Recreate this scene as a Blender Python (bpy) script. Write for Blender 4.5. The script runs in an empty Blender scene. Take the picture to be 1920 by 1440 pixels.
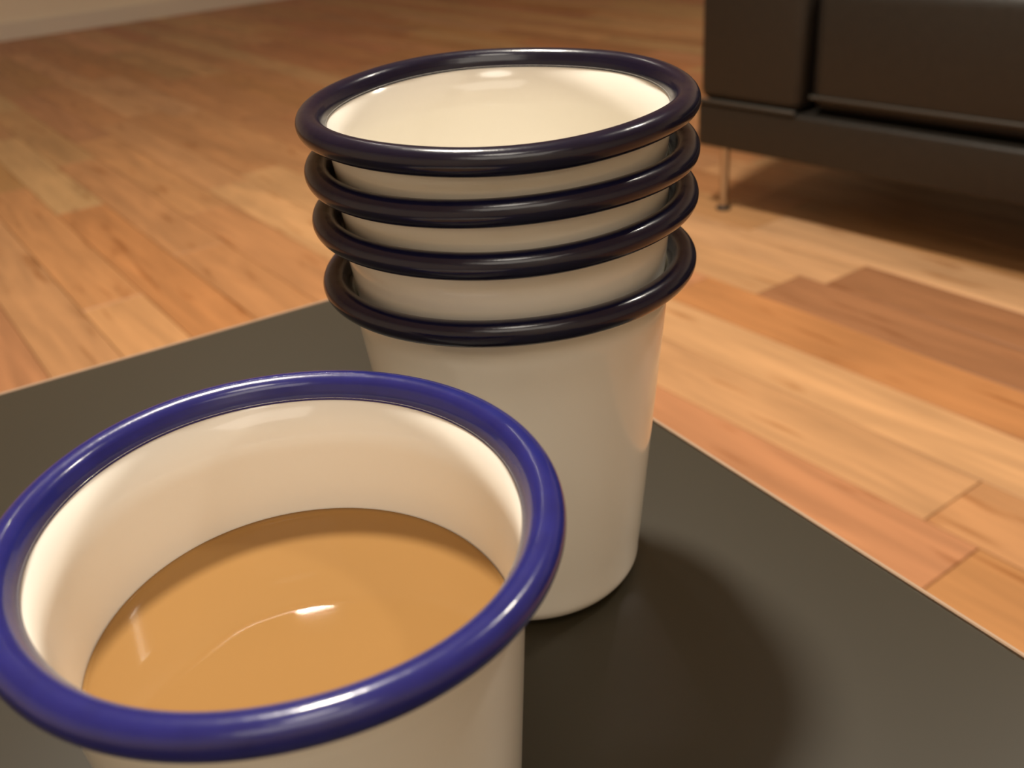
import bpy, bmesh, math, random
from mathutils import Vector, Matrix
random.seed(7)
R = math.radians
S = bpy.context.scene
COL = S.collection
FLOOR_Z = -0.45            # table top surface is z = 0
CEIL_Z = 2.0

# ------------------------------------------------------------------ camera
PITCH, ROLL, F = R(28.7152), R(4.62884), 1800.17
fw = Vector((0, math.cos(PITCH), -math.sin(PITCH)))
r0 = Vector((1, 0, 0)); u0 = r0.cross(fw)
ex = math.cos(ROLL) * r0 - math.sin(ROLL) * u0
ey = math.sin(ROLL) * r0 + math.cos(ROLL) * u0
cd = bpy.data.cameras.new('camera'); cam = bpy.data.objects.new('camera', cd); COL.objects.link(cam)
M = Matrix((ex, ey, -fw)).transposed().to_4x4(); M.translation = Vector((0, 0, 0.17761))
cam.matrix_world = M
cd.sensor_width = 36; cd.lens = 36 * F / 1920; cd.clip_start = 0.01
cd.dof.use_dof = True; cd.dof.focus_distance = 0.195; cd.dof.aperture_fstop = 21
S.camera = cam

# ------------------------------------------------------------------ world, light, exposure
w = bpy.data.worlds.new('world'); S.world = w; w.use_nodes = True
w.node_tree.nodes['Background'].inputs[0].default_value = (1, .85, .65, 1)
w.node_tree.nodes['Background'].inputs[1].default_value = 0.05
def area(name, loc, size, power, color, rot=(0, 0, 0), sy=None, spread=180):
    l = bpy.data.lights.new(name, 'AREA'); l.shape = 'RECTANGLE' if sy else 'DISK'
    l.size = size
    if sy: l.size_y = sy
    l.energy = power; l.color = color; l.spread = R(spread)
    o = bpy.data.objects.new(name, l); COL.objects.link(o); o.location = loc; o.rotation_euler = rot
    return o
WARM = (1.0, .925, .80)
area('ceiling_lamp', (-.24, .94, CEIL_Z - .06), .26, 46, WARM)
area('strip_lamp', (-.665, 2.32, CEIL_Z - .05), .085, 2.2, WARM, (0, 0, R(26)), .004)
area('ceiling_lamp', (1.4, 1.0, CEIL_Z - .06), .22, 14, WARM)
area('ceiling_lamp', (.05, -.55, CEIL_Z - .06), .5, 5, WARM)
area('fill_panel', (.2, -1.75, CEIL_Z - .03), 1.8, 15, WARM, sy=1.2)  # added soft fill behind the camera to lift the cup sides, no real fixture
S.view_settings.view_transform = 'Standard'; S.view_settings.look = 'None'
S.view_settings.gamma = 1; S.view_settings.use_curve_mapping = False
S.view_settings.exposure = 0.42
S.cycles.use_denoising = True
S.cycles.max_bounces = 10; S.cycles.diffuse_bounces = 6
S.cycles.caustics_reflective = False; S.cycles.caustics_refractive = False

# ------------------------------------------------------------------ materials
def mat(name, color, rough=.5, metal=0., spec=.5, coat=0., ior=1.45):
    m = bpy.data.materials.new(name); m.use_nodes = True
    b = m.node_tree.nodes['Principled BSDF']
    b.inputs['Base Color'].default_value = (*color, 1); b.inputs['Roughness'].default_value = rough
    b.inputs['Metallic'].default_value = metal; b.inputs['Specular IOR Level'].default_value = spec
    b.inputs['Coat Weight'].default_value = coat; b.inputs['IOR'].default_value = ior
    return m
def noisy(m, scale, amt, bump=0., detail=4, stretch=(1, 1, 1), rough_amt=0.):
    """multiply base colour by a soft noise, optional bump"""
    t = m.node_tree; n = t.nodes; b = n['Principled BSDF']
    tc = n.new('ShaderNodeTexCoord'); mp = n.new('ShaderNodeMapping'); mp.inputs['Scale'].default_value = stretch
    nz = n.new('ShaderNodeTexNoise'); nz.inputs['Scale'].default_value = scale; nz.inputs['Detail'].default_value = detail
    t.links.new(tc.outputs['Object'], mp.inputs[0]); t.links.new(mp.outputs[0], nz.inputs['Vector'])
    c = b.inputs['Base Color'].default_value[:]
    mx = n.new('ShaderNodeMix'); mx.data_type = 'RGBA'
    mx.inputs[6].default_value = tuple(v * (1 - amt) for v in c[:3]) + (1,)
    mx.inputs[7].default_value = tuple(min(1, v * (1 + amt)) for v in c[:3]) + (1,)
    t.links.new(nz.outputs[0], mx.inputs[0]); t.links.new(mx.outputs[2], b.inputs['Base Color'])
    if bump:
        bp = n.new('ShaderNodeBump'); bp.inputs['Distance'].default_value = bump
        t.links.new(nz.outputs[0], bp.inputs['Height']); t.links.new(bp.outputs[0], b.inputs['Normal'])
    return m
ENAMEL = noisy(mat('white_enamel', (.86, .83, .755), .14, coat=.15), 60, .015, .00004)
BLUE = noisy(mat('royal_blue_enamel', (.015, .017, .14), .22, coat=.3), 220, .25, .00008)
BLUE_SHADED = noisy(mat('blue_enamel_shaded', (.005, .005, .020), .22, spec=.5, coat=.15), 220, .25, .00008)  # darker copy of the blue enamel: shade on the stack rims put into colour
TEA = noisy(mat('milk_tea', (.30, .163, .056), .035, spec=.22, ior=1.33), 30, .03)
TABLE = noisy(mat('dark_table_lacquer', (.023, .0185, .0095), .40, spec=.62), 6, .12)
TABLE_EDGE = mat('table_edge_band', (.36, .25, .17), .35)
METAL = mat('brushed_steel', (.55, .48, .4), .3, 1.)
LEATHER = noisy(mat('dark_leather', (.016, .013, .010), .45), 80, .3, .0006)
PIPING = mat('grey_piping', (.04, .036, .03), .5)
WALL = noisy(mat('wall_paint', (.80, .74, .61), .8), 3, .04)
CEIL = noisy(mat('ceiling_paint', (.78, .74, .66), .85), 3, .03)
BASEB = mat('baseboard_paint', (.7, .66, .58), .5)
SUB = noisy(mat('subfloor', (.10, .05, .025), .8), 10, .2)
RUBBER = mat('rubber', (.02, .015, .012), .7)

def wood(name, attr_type):
    m = bpy.data.materials.new(name); m.use_nodes = True
    t = m.node_tree; n = t.nodes; b = n['Principled BSDF']; L = t.links.new
    at = n.new('ShaderNodeAttribute'); at.attribute_type = attr_type; at.attribute_name = 'tone'
    sd = n.new('ShaderNodeAttribute'); sd.attribute_type = attr_type; sd.attribute_name = 'seed'
    tc = n.new('ShaderNodeTexCoord')
    cmb = n.new('ShaderNodeCombineXYZ'); L(sd.outputs['Fac'], cmb.inputs[2])
    ad = n.new('ShaderNodeVectorMath'); ad.operation = 'ADD'
    L(tc.outputs['Object'], ad.inputs[0]); L(cmb.outputs[0], ad.inputs[1])
    def nz(sc, detail, dist=0.):
        mp = n.new('ShaderNodeMapping'); mp.inputs['Scale'].default_value = sc; L(ad.outputs[0], mp.inputs[0])
        z = n.new('ShaderNodeTexNoise'); z.inputs['Scale'].default_value = 1; z.inputs['Detail'].default_value = detail
        z.inputs['Distortion'].default_value = dist; L(mp.outputs[0], z.inputs['Vector']); return z
    grain = nz((3, 60, 3), 5, .6); broad = nz((2.5, 14, 5), 3, 1.2); fleck = nz((6, 45, 5), 2)
    def mul(a, fac, lo, hi):
        mr = n.new('ShaderNodeMapRange'); mr.inputs[1].default_value = .3; mr.inputs[2].default_value = .7
        mr.inputs[3].default_value = lo; mr.inputs[4].default_value = hi; L(fac, mr.inputs[0])
        v = n.new('ShaderNodeVectorMath'); v.operation = 'SCALE'; L(a, v.inputs[0]); L(mr.outputs[0], v.inputs[3]); return v.outputs[0]
    c = mul(at.outputs['Vector'], grain.outputs[0], .88, 1.10)
    c = mul(c, broad.outputs[0], .85, 1.14)
    mr = n.new('ShaderNodeMapRange'); mr.inputs[1].default_value = .62; mr.inputs[2].default_value = .72
    L(fleck.outputs[0], mr.inputs[0])
    mx = n.new('ShaderNodeMix'); mx.data_type = 'RGBA'; mx.blend_type = 'MULTIPLY'
    mx.inputs[7].default_value = (.72, .62, .52, 1); L(mr.outputs[0], mx.inputs[0]); L(c, mx.inputs[6])
    L(mx.outputs[2], b.inputs['Base Color'])
    b.inputs['Roughness'].default_value = .42; b.inputs['Specular IOR Level'].default_value = .4
    bp = n.new('ShaderNodeBump'); bp.inputs['Distance'].default_value = .0004; bp.inputs['Strength'].default_value = .4
    L(grain.outputs[0], bp.inputs['Height']); L(bp.outputs[0], b.inputs['Normal'])
    return m
PLANK = wood('floor_wood', 'OBJECT'); PLANK_FAR = wood('floor_wood_far', 'GEOMETRY')

# ------------------------------------------------------------------ helpers
def link(name, me, parent=None, m=None, smooth=False):
    if m is not None and not me.materials: me.materials.append(m)
    if smooth:
        for p in me.polygons: p.use_smooth = True
    o = bpy.data.objects.new(name, me); COL.objects.link(o)
    if parent: o.parent = parent
    return o
def obj(name, bm, m, parent=None, smooth=False):
    me = bpy.data.meshes.new(name); bmesh.ops.recalc_face_normals(bm, faces=bm.faces[:]); bm.to_mesh(me); bm.free()
    return link(name, me, parent, m, smooth)
def empty(name, loc, rotz, label, cat, group=None):
    o = bpy.data.objects.new(name, None); COL.objects.link(o); o.location = loc; o.rotation_euler = (0, 0, rotz)
    o.empty_display_size = .05; o['label'] = label; o['category'] = cat
    if group: o['group'] = group
    return o
def box(bm, x0, x1, y0, y1, z0, z1, bev=0., seg=2):
    r = bmesh.ops.create_cube(bm, size=1)
    for v in r['verts']:
        v.co = Vector(((x0 + x1) / 2 + v.co.x * (x1 - x0), (y0 + y1) / 2 + v.co.y * (y1 - y0), (z0 + z1) / 2 + v.co.z * (z1 - z0)))
    if bev:
        es = list({e for v in r['verts'] for e in v.link_edges})
        bmesh.ops.bevel(bm, geom=es, offset=bev, segments=seg, profile=.5, affect='EDGES')
def lathe(bm, prof, seg, closed=False, warp=None):
    rings = []
    for (r, z) in prof:
        if r < 1e-7:
            rings.append([bm.verts.new(warp(0, 0, z) if warp else (0, 0, z))]); continue
        ring = []
        for i in range(seg):
            a = 2 * math.pi * i / seg; p = (r * math.cos(a), r * math.sin(a), z)
            ring.append(bm.verts.new(warp(*p) if warp else p))
        rings.append(ring)
    pairs = list(zip(rings, rings[1:])) + ([(rings[-1], rings[0])] if closed else [])
    for A, B in pairs:
        for i in range(seg):
            j = (i + 1) % seg
            if len(A) == 1 and len(B) == 1: continue
            if len(A) == 1: bm.faces.new((A[0], B[i], B[j]))
            elif len(B) == 1: bm.faces.new((A[i], A[j], B[0]))
            else: bm.faces.new((A[i], A[j], B[j], B[i]))

# ------------------------------------------------------------------ room, in the frame of the floor boards
PA = R(124)                                    # direction the boards run
pu = Vector((math.cos(PA), math.sin(PA), 0)); pn = Vector((math.sin(PA), -math.cos(PA), 0))
# local frame: X along pu, Y = X rotated +90 = -pn
ROOM = Matrix.Rotation(PA, 4, 'Z')
A0, A1, C0, C1 = -2.5, 5.6, -2.2, 4.2          # along / across limits
def room_obj(name, m, parts, kind='structure'):
    bm = bmesh.new()
    for p in parts: box(bm, *p)
    o = obj(name, bm, m); o.matrix_world = ROOM; o['kind'] = kind
    return o
T = .1
floor = room_obj('floor', SUB, [(A0, A1, -C1, -C0, FLOOR_Z - .08, FLOOR_Z - .012)])
room_obj('ceiling', CEIL, [(A0, A1, -C1, -C0, CEIL_Z, CEIL_Z + T)])
room_obj('wall_far', WALL, [(A1, A1 + T, -C1, -C0, FLOOR_Z - .08, CEIL_Z)])
room_obj('wall_near', WALL, [(A0 - T, A0, -C1, -C0, FLOOR_Z - .08, CEIL_Z)])
room_obj('wall_right', WALL, [(A0 - T, A1 + T, -C1 - T, -C1, FLOOR_Z - .08, CEIL_Z)])
room_obj('wall_left', WALL, [(A0 - T, A1 + T, -C0, -C0 + T, FLOOR_Z - .08, CEIL_Z)])
room_obj('baseboard_far', BASEB, [(A1 - .015, A1, -C1, -C0, FLOOR_Z, FLOOR_Z + .08)])
room_obj('baseboard_right', BASEB, [(A0, A1 - .015, -C1, -C1 + .015, FLOOR_Z, FLOOR_Z + .08)])

# boards: strips .105 wide, butt joints staggered
PITCHW, PL = .105, .92
def strip(k): return .99 + PITCHW * k
TONES = [(.46, .235, .10), (.43, .205, .082), (.49, .27, .12), (.40, .18, .07), (.45, .225, .098), (.51, .285, .13), (.42, .20, .083)]
# (strip, centre-along) -> tone index / explicit tone for boards the photograph lets one read
LIGHT = (.54, .30, .14); ORANGE = (.43, .19, .07); DARK = (.30, .135, .06); PINK = (.45, .205, .095); MID = (.46, .25, .115)
# per strip: phase of the butt joints
phase = {k: random.random() * PL for k in range(-40, 40)}
phase.update({0: .10, -1: .30, -2: .42, -3: .36, 1: .92, 2: .87, 3: .2, -4: .21, -5: .9, -6: .45, -7: .75})
override = {}
def ov(k, along, tone): override[(k, math.floor((along - phase[k]) / PL))] = tone
plank_me = {}
def plank_mesh():
    bm = bmesh.new(); box(bm, 0, PL - .0012, 0, PITCHW - .0012, -.012, 0)
    top = [e for e in bm.edges if all(v.co.z > -.001 for v in e.verts)]
    bmesh.ops.bevel(bm, geom=top, offset=.0008, segments=1, affect='EDGES')
    me = bpy.data.meshes.new('floor_plank'); bmesh.ops.recalc_face_normals(bm, faces=bm.faces[:]); bm.to_mesh(me); bm.free()
    me.materials.append(PLANK); return me
PM = plank_mesh()
for args in [(0, .75, ORANGE), (0, 1.3, PINK), (1, .7, DARK), (1, 1.4, MID), (2, .7, DARK), (2, 1.35, (.49, .27, .13)), (3, .9, (.53, .30, .15)),
             (-1, .8, LIGHT), (-2, .7, (.50, .27, .125)), (-3, .8, PINK), (-4, .6, ORANGE),
             (-1, 1.6, (.50, .28, .125)), (-2, 1.6, (.52, .29, .13)), (-3, 1.6, (.54, .30, .135)), (-4, 1.6, (.45, .215, .09)), (-5, 1.5, (.45, .215, .088)),
             (-6, 1.6, (.44, .195, .072)), (-6, 1.3, (.46, .21, .08)), (-7, 1.2, (.52, .27, .115)), (-7, 1.9, (.47, .225, .09)),
             (-5, 2.2, (.46, .225, .095)), (-4, 2.4, (.48, .24, .10)), (-3, 2.5, (.49, .25, .11)), (-2, 2.5, (.44, .215, .09)),
             (-1, 2.5, (.47, .235, .10)), (0, 2.4, (.42, .20, .085)), (1, 2.9, (.43, .205, .085)), (-3, 3.2, (.45, .215, .09)), (0, 3, (.44, .21, .088))]: ov(*args)
def campos(P):
    q = P - cam.matrix_world.translation; z = q.dot(fw)
    return (960 + F * q.dot(ex) / z, 720 - F * q.dot(ey) / z, z) if z > .05 else (9e9, 9e9, -1)
cells = []
for k in range(-31, 31):
    c = strip(k)
    if c < C0 or c + PITCHW > C1: continue
    m0 = math.floor((A0 - phase[k]) / PL) + 1
    a = phase[k] + (m0 - 1) * PL
    i = m0 - 1
    while a < A1:
        x0 = max(a, A0 + .0); x1 = min(a + PL, A1)
        if x1 - x0 > .05:
            mid = pu * ((x0 + x1) / 2) + pn * (c + PITCHW / 2) + Vector((0, 0, FLOOR_Z))
            vis = 9e9
            for t in (x0, (x0 + x1) / 2, x1):
                px, py, z = campos(pu * t + pn * (c + .05) + Vector((0, 0, FLOOR_Z)))
                if -150 < px < 2070 and -80 < py < 1500: vis = min(vis, z)
            full = (x1 - x0) > PL - 1e-6
            tone = override.get((k, i)) or tuple(v * random.uniform(.93, 1.06) for v in random.choice(TONES))
            cells.append((vis if full else 9e9, k, c, x0, x1, tone, random.uniform(0, 50)))
        a += PL; i += 1
cells.sort(key=lambda s: s[0])
near = [s for s in cells[:300] if s[0] < 9e8]; rest = cells[len(near):]
for (v, k, c, x0, x1, tone, sd) in near:
    o = link('plank', PM, floor)
    o.location = (x0, -(c + PITCHW) + .0006, FLOOR_Z)
    o['tone'] = [float(t) for t in tone]; o['seed'] = float(sd)
bm = bmesh.new(); tl = []
for (v, k, c, x0, x1, tone, sd) in rest:
    n0 = len(bm.faces); box(bm, x0 + .0006, x1 - .0006, -(c + PITCHW) + .0006, -c - .0006, FLOOR_Z - .012, FLOOR_Z)
    tl += [(tone, sd)] * (len(bm.faces) - n0)
me = bpy.data.meshes.new('far_planks'); bmesh.ops.recalc_face_normals(bm, faces=bm.faces[:]); bm.to_mesh(me); bm.free()
me.attributes.new('tone', 'FLOAT_VECTOR', 'FACE'); me.attributes.new('seed', 'FLOAT', 'FACE')
ca = me.attributes['tone']; sa = me.attributes['seed']
for i, (t, s) in enumerate(tl): ca.data[i].vector = t; sa.data[i].value = s
o = link('far_planks', me, floor, PLANK_FAR); o['kind'] = 'stuff'

# ------------------------------------------------------------------ low table
TL, TW, TH = 1.10, .70, .022
tc0 = Vector((-.03965, .44601, 0)); ta = R(119.41 - 180)
e1 = Vector((math.cos(ta), math.sin(ta), 0)); e2 = Vector((-math.sin(ta), math.cos(ta), 0))   # local X, local Y
base = tc0 + e1 * TL / 2 - e2 * TW / 2; base.z = FLOOR_Z
table = empty('coffee_table', base, ta, 'low dark grey-brown lacquered table that carries all the enamel cups', 'table')
bm = bmesh.new(); box(bm, -TL / 2, TL / 2, -TW / 2, TW / 2, -FLOOR_Z - TH, -FLOOR_Z, .0012, 2)
obj('tabletop', bm, TABLE, table)
EB = .0013
bm = bmesh.new(); hx, hy = TL / 2, TW / 2; zt, zb = -FLOOR_Z + .0002, -FLOOR_Z - .005
for (a, b, c, d) in ((-hx - EB, hx + EB, hy, hy + EB), (-hx - EB, hx + EB, -hy - EB, -hy), (hx, hx + EB, -hy, hy), (-hx - EB, -hx, -hy, hy)):
    box(bm, a, b, c, d, zb, zt, .0003, 1)
eb = obj('edge_band', bm, TABLE_EDGE, table); eb['label'] = 'thin pale shiny band along the table edge'
for s in (-1, 1):
    bm = bmesh.new(); box(bm, -TL / 2 + .075, TL / 2 - .075, s * (TW / 2 - .045) - .01, s * (TW / 2 - .045) + .01, -FLOOR_Z - TH - .05, -FLOOR_Z - TH, .001, 1)
    obj('apron', bm, TABLE, table)
    bm = bmesh.new(); box(bm, s * (TL / 2 - .045) - .01, s * (TL / 2 - .045) + .01, -TW / 2 + .075, TW / 2 - .075, -FLOOR_Z - TH - .05, -FLOOR_Z - TH, .001, 1)
    obj('apron', bm, TABLE, table)
for sx in (-1, 1):
    for sy in (-1, 1):
        bm = bmesh.new(); cx, cy = sx * (TL / 2 - .05), sy * (TW / 2 - .05)
        box(bm, cx - .025, cx + .025, cy - .025, cy + .025, 0.0, -FLOOR_Z - TH, .002, 2)
        for v in bm.verts:
            if v.co.z < .1: v.co.x = cx + (v.co.x - cx) * .8; v.co.y = cy + (v.co.y - cy) * .8
        obj('leg', bm, TABLE, table)

# ------------------------------------------------------------------ enamel cups
RO, TB, HC, RB, FIL, WALLT = .045, .00283, .09479, .03006, .0060, .0007
def cup_meshes(dR=0., dRb=0., ov_e=0., ov_a=0., seed=0, seg=160, blue=None):
    rt = RO + dR - 1.95 * TB; rb = RB + dRb; k = (rt - rb) / HC
    rnd = random.Random(seed)
    ph = [(rnd.uniform(0, 6.28), rnd.uniform(.00004, .00016)) for _ in range(4)]
    def warp(x, y, z):
        r = math.hypot(x, y)
        if r < 1e-7: return (x, y, z)
        a = math.atan2(y, x); f = max(0, z / HC)
        d = f * (ov_e * math.cos(2 * (a - ov_a)))
        dz = f ** 3 * sum(am * math.cos((i + 2) * a + p) for i, (p, am) in enumerate(ph))
        s = (r + d) / r
        return (x * s, y * s, z + dz)
    def outer(z): return rb + k * z
    prof = [(0, .0012), (rb - FIL - .002, .0012), (rb - FIL, .0002)]
    for i in range(9):
        a = -math.pi / 2 + i / 8 * (math.pi / 2 + .1)
        prof.append((rb - FIL + FIL * math.cos(a) + k * FIL, FIL + FIL * math.sin(a)))
    for i in range(1, 9): z = FIL + (HC - TB * 1.25 - FIL) * i / 8; prof.append((outer(z), z))
    for i in range(8, 0, -1): z = FIL + (HC - TB * 1.25 - FIL) * i / 8; prof.append((outer(z) - WALLT, z))
    for i in range(8, -1, -1):
        a = -math.pi / 2 + i / 8 * (math.pi / 2 + .1); fi = FIL - WALLT
        prof.append((rb - FIL + fi * math.cos(a) + k * FIL, FIL + .0004 + fi * math.sin(a)))
    prof.append((0, FIL + .0004 - (FIL - WALLT)))
    bm = bmesh.new(); lathe(bm, prof, seg, warp=warp)
    body = bpy.data.meshes.new('body'); bmesh.ops.recalc_face_normals(bm, faces=bm.faces[:]); bm.to_mesh(body); bm.free(); body.materials.append(ENAMEL)
    # rolled rim: inner lip, flare, roll
    rc, zc = RO + dR - TB, HC - TB; zi = HC - .0038; ri = outer(zi) - WALLT - .00015
    prof = [(ri + .0003, zi - .0004), (ri, zi)]
    for i in range(23):
        a = R(168 - i * 14.7); prof.append((rc + TB * math.cos(a), zc + TB * math.sin(a)))
    bm = bmesh.new(); lathe(bm, prof, seg, closed=True, warp=warp)
    rim = bpy.data.meshes.new('rim'); bmesh.ops.recalc_face_normals(bm, faces=bm.faces[:]); bm.to_mesh(rim); bm.free(); rim.materials.append(blue or BLUE_SHADED)
    for me in (body, rim):
        for p in me.polygons: p.use_smooth = True
    return body, rim, (lambda z: outer(z) - WALLT), warp
def cup(meshes, centre, zrim, tx, ty, label, group=None, rim_label='near black rolled rim, its blue darkened for shade'):
    """centre/zrim: middle and top height of the rim; tx, ty: lean in degrees"""
    up = Vector((-math.tan(R(tx)), -math.tan(R(ty)), 1)).normalized()
    o = empty('enamel_cup', (0, 0, 0), 0, label, 'cup', group)
    q = Vector((0, 0, 1)).rotation_difference(up)
    o.rotation_mode = 'QUATERNION'; o.rotation_quaternion = q
    c = Vector((centre[0], centre[1], zrim - TB))
    o.location = c - up * (HC - TB)
    link('body', meshes[0], o, smooth=False); link('rim', meshes[1], o)['label'] = rim_label
    return o
SX, SY = .0017, .2201
G = 'white enamel cups nested in the stack'
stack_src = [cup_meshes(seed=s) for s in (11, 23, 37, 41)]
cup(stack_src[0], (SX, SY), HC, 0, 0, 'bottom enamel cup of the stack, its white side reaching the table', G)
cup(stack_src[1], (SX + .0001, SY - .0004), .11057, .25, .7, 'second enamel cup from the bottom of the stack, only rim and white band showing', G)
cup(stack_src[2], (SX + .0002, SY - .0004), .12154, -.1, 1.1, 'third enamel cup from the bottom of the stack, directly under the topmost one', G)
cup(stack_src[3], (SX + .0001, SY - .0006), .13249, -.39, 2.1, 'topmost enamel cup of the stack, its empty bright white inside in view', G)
FX, FY, ZT = -.03745, .12014, .06679
fm = cup_meshes(-.0006, .0008, -.0013, .597, seed=5, seg=224, blue=BLUE)
fc = cup(fm, (FX, FY), HC, 0, 0, 'blue rimmed white enamel cup in front, filled with milk tea', None, 'royal blue rolled rim')
# the drink: disc with a small meniscus lip and some depth
inner, warp = fm[2], fm[3]
bm = bmesh.new()
r1 = inner(ZT) - .00015
prof = [(0, ZT - .012), (inner(ZT - .012) - .0004, ZT - .012), (r1 - .0001, ZT + .0007), (r1 - .0006, ZT + .00025), (r1 - .0014, ZT + .00004), (r1 - .003, ZT), (r1 * .6, ZT), (0, ZT)]
lathe(bm, prof, 192, warp=warp)
tea = obj('milk_tea', bm, TEA, smooth=True); tea.location = fc.location
tea['label'] = 'light brown milk tea filling the front enamel cup'; tea['category'] = 'drink'

# ------------------------------------------------------------------ sofa
sofa = empty('leather_sofa', (.385, 1.80, FLOOR_Z), R(-51), 'dark leather sofa on thin metal legs standing behind the cups', 'sofa')
SL, SD, LEG = 1.75, .82, .125
def rbox(name, m, x0, x1, y0, y1, z0, z1, bev, parent=sofa, seg=3):
    bm = bmesh.new(); box(bm, x0, x1, y0, y1, z0, z1, bev, seg); return obj(name, bm, m, parent, True)
rbox('base_frame', LEATHER, 0, SL, 0, SD, LEG, LEG + .082, .008)
AW = .215
for x0 in (0, SL - AW):
    a = rbox('armrest', LEATHER, x0, x0 + AW, .0, SD, LEG + .084, .56, .02)
    rbox('piping', PIPING, x0 + .004, x0 + AW - .004, -.004, .004, LEG + .081, LEG + .089, .003, a)
sw = (SL - 2 * AW) / 2
for i in range(2):
    x0 = AW + i * sw
    c = rbox('seat_cushion', LEATHER, x0 + .006, x0 + sw - .006, .012, SD - .2, LEG + .086, .42, .03)
    rbox('piping', PIPING, x0 + .014, x0 + sw - .014, .008, .016, LEG + .110, LEG + .116, .002, c)
rbox('backrest', LEATHER, AW, SL - AW, SD - .18, SD, LEG + .084, .78, .03)
for i in range(2):
    x0 = AW + i * sw
    rbox('back_cushion', LEATHER, x0 + .008, x0 + sw - .008, SD - .34, SD - .185, .425, .80, .04)
for x in (.045, SL - .045):
    for y in (.03, SD - .05):
        bm = bmesh.new(); lathe(bm, [(0, .006), (.0085, .006), (.0085, LEG), (0, LEG)], 16)
        bmesh.ops.translate(bm, vec=(x, y, 0), verts=bm.verts)
        lg = obj('leg', bm, METAL, sofa, False)
        bm = bmesh.new(); lathe(bm, [(0, 0), (.014, 0), (.014, .004), (.0095, .008), (0, .008)], 16)
        bmesh.ops.translate(bm, vec=(x, y, 0), verts=bm.verts)
        obj('foot', bm, RUBBER, lg)
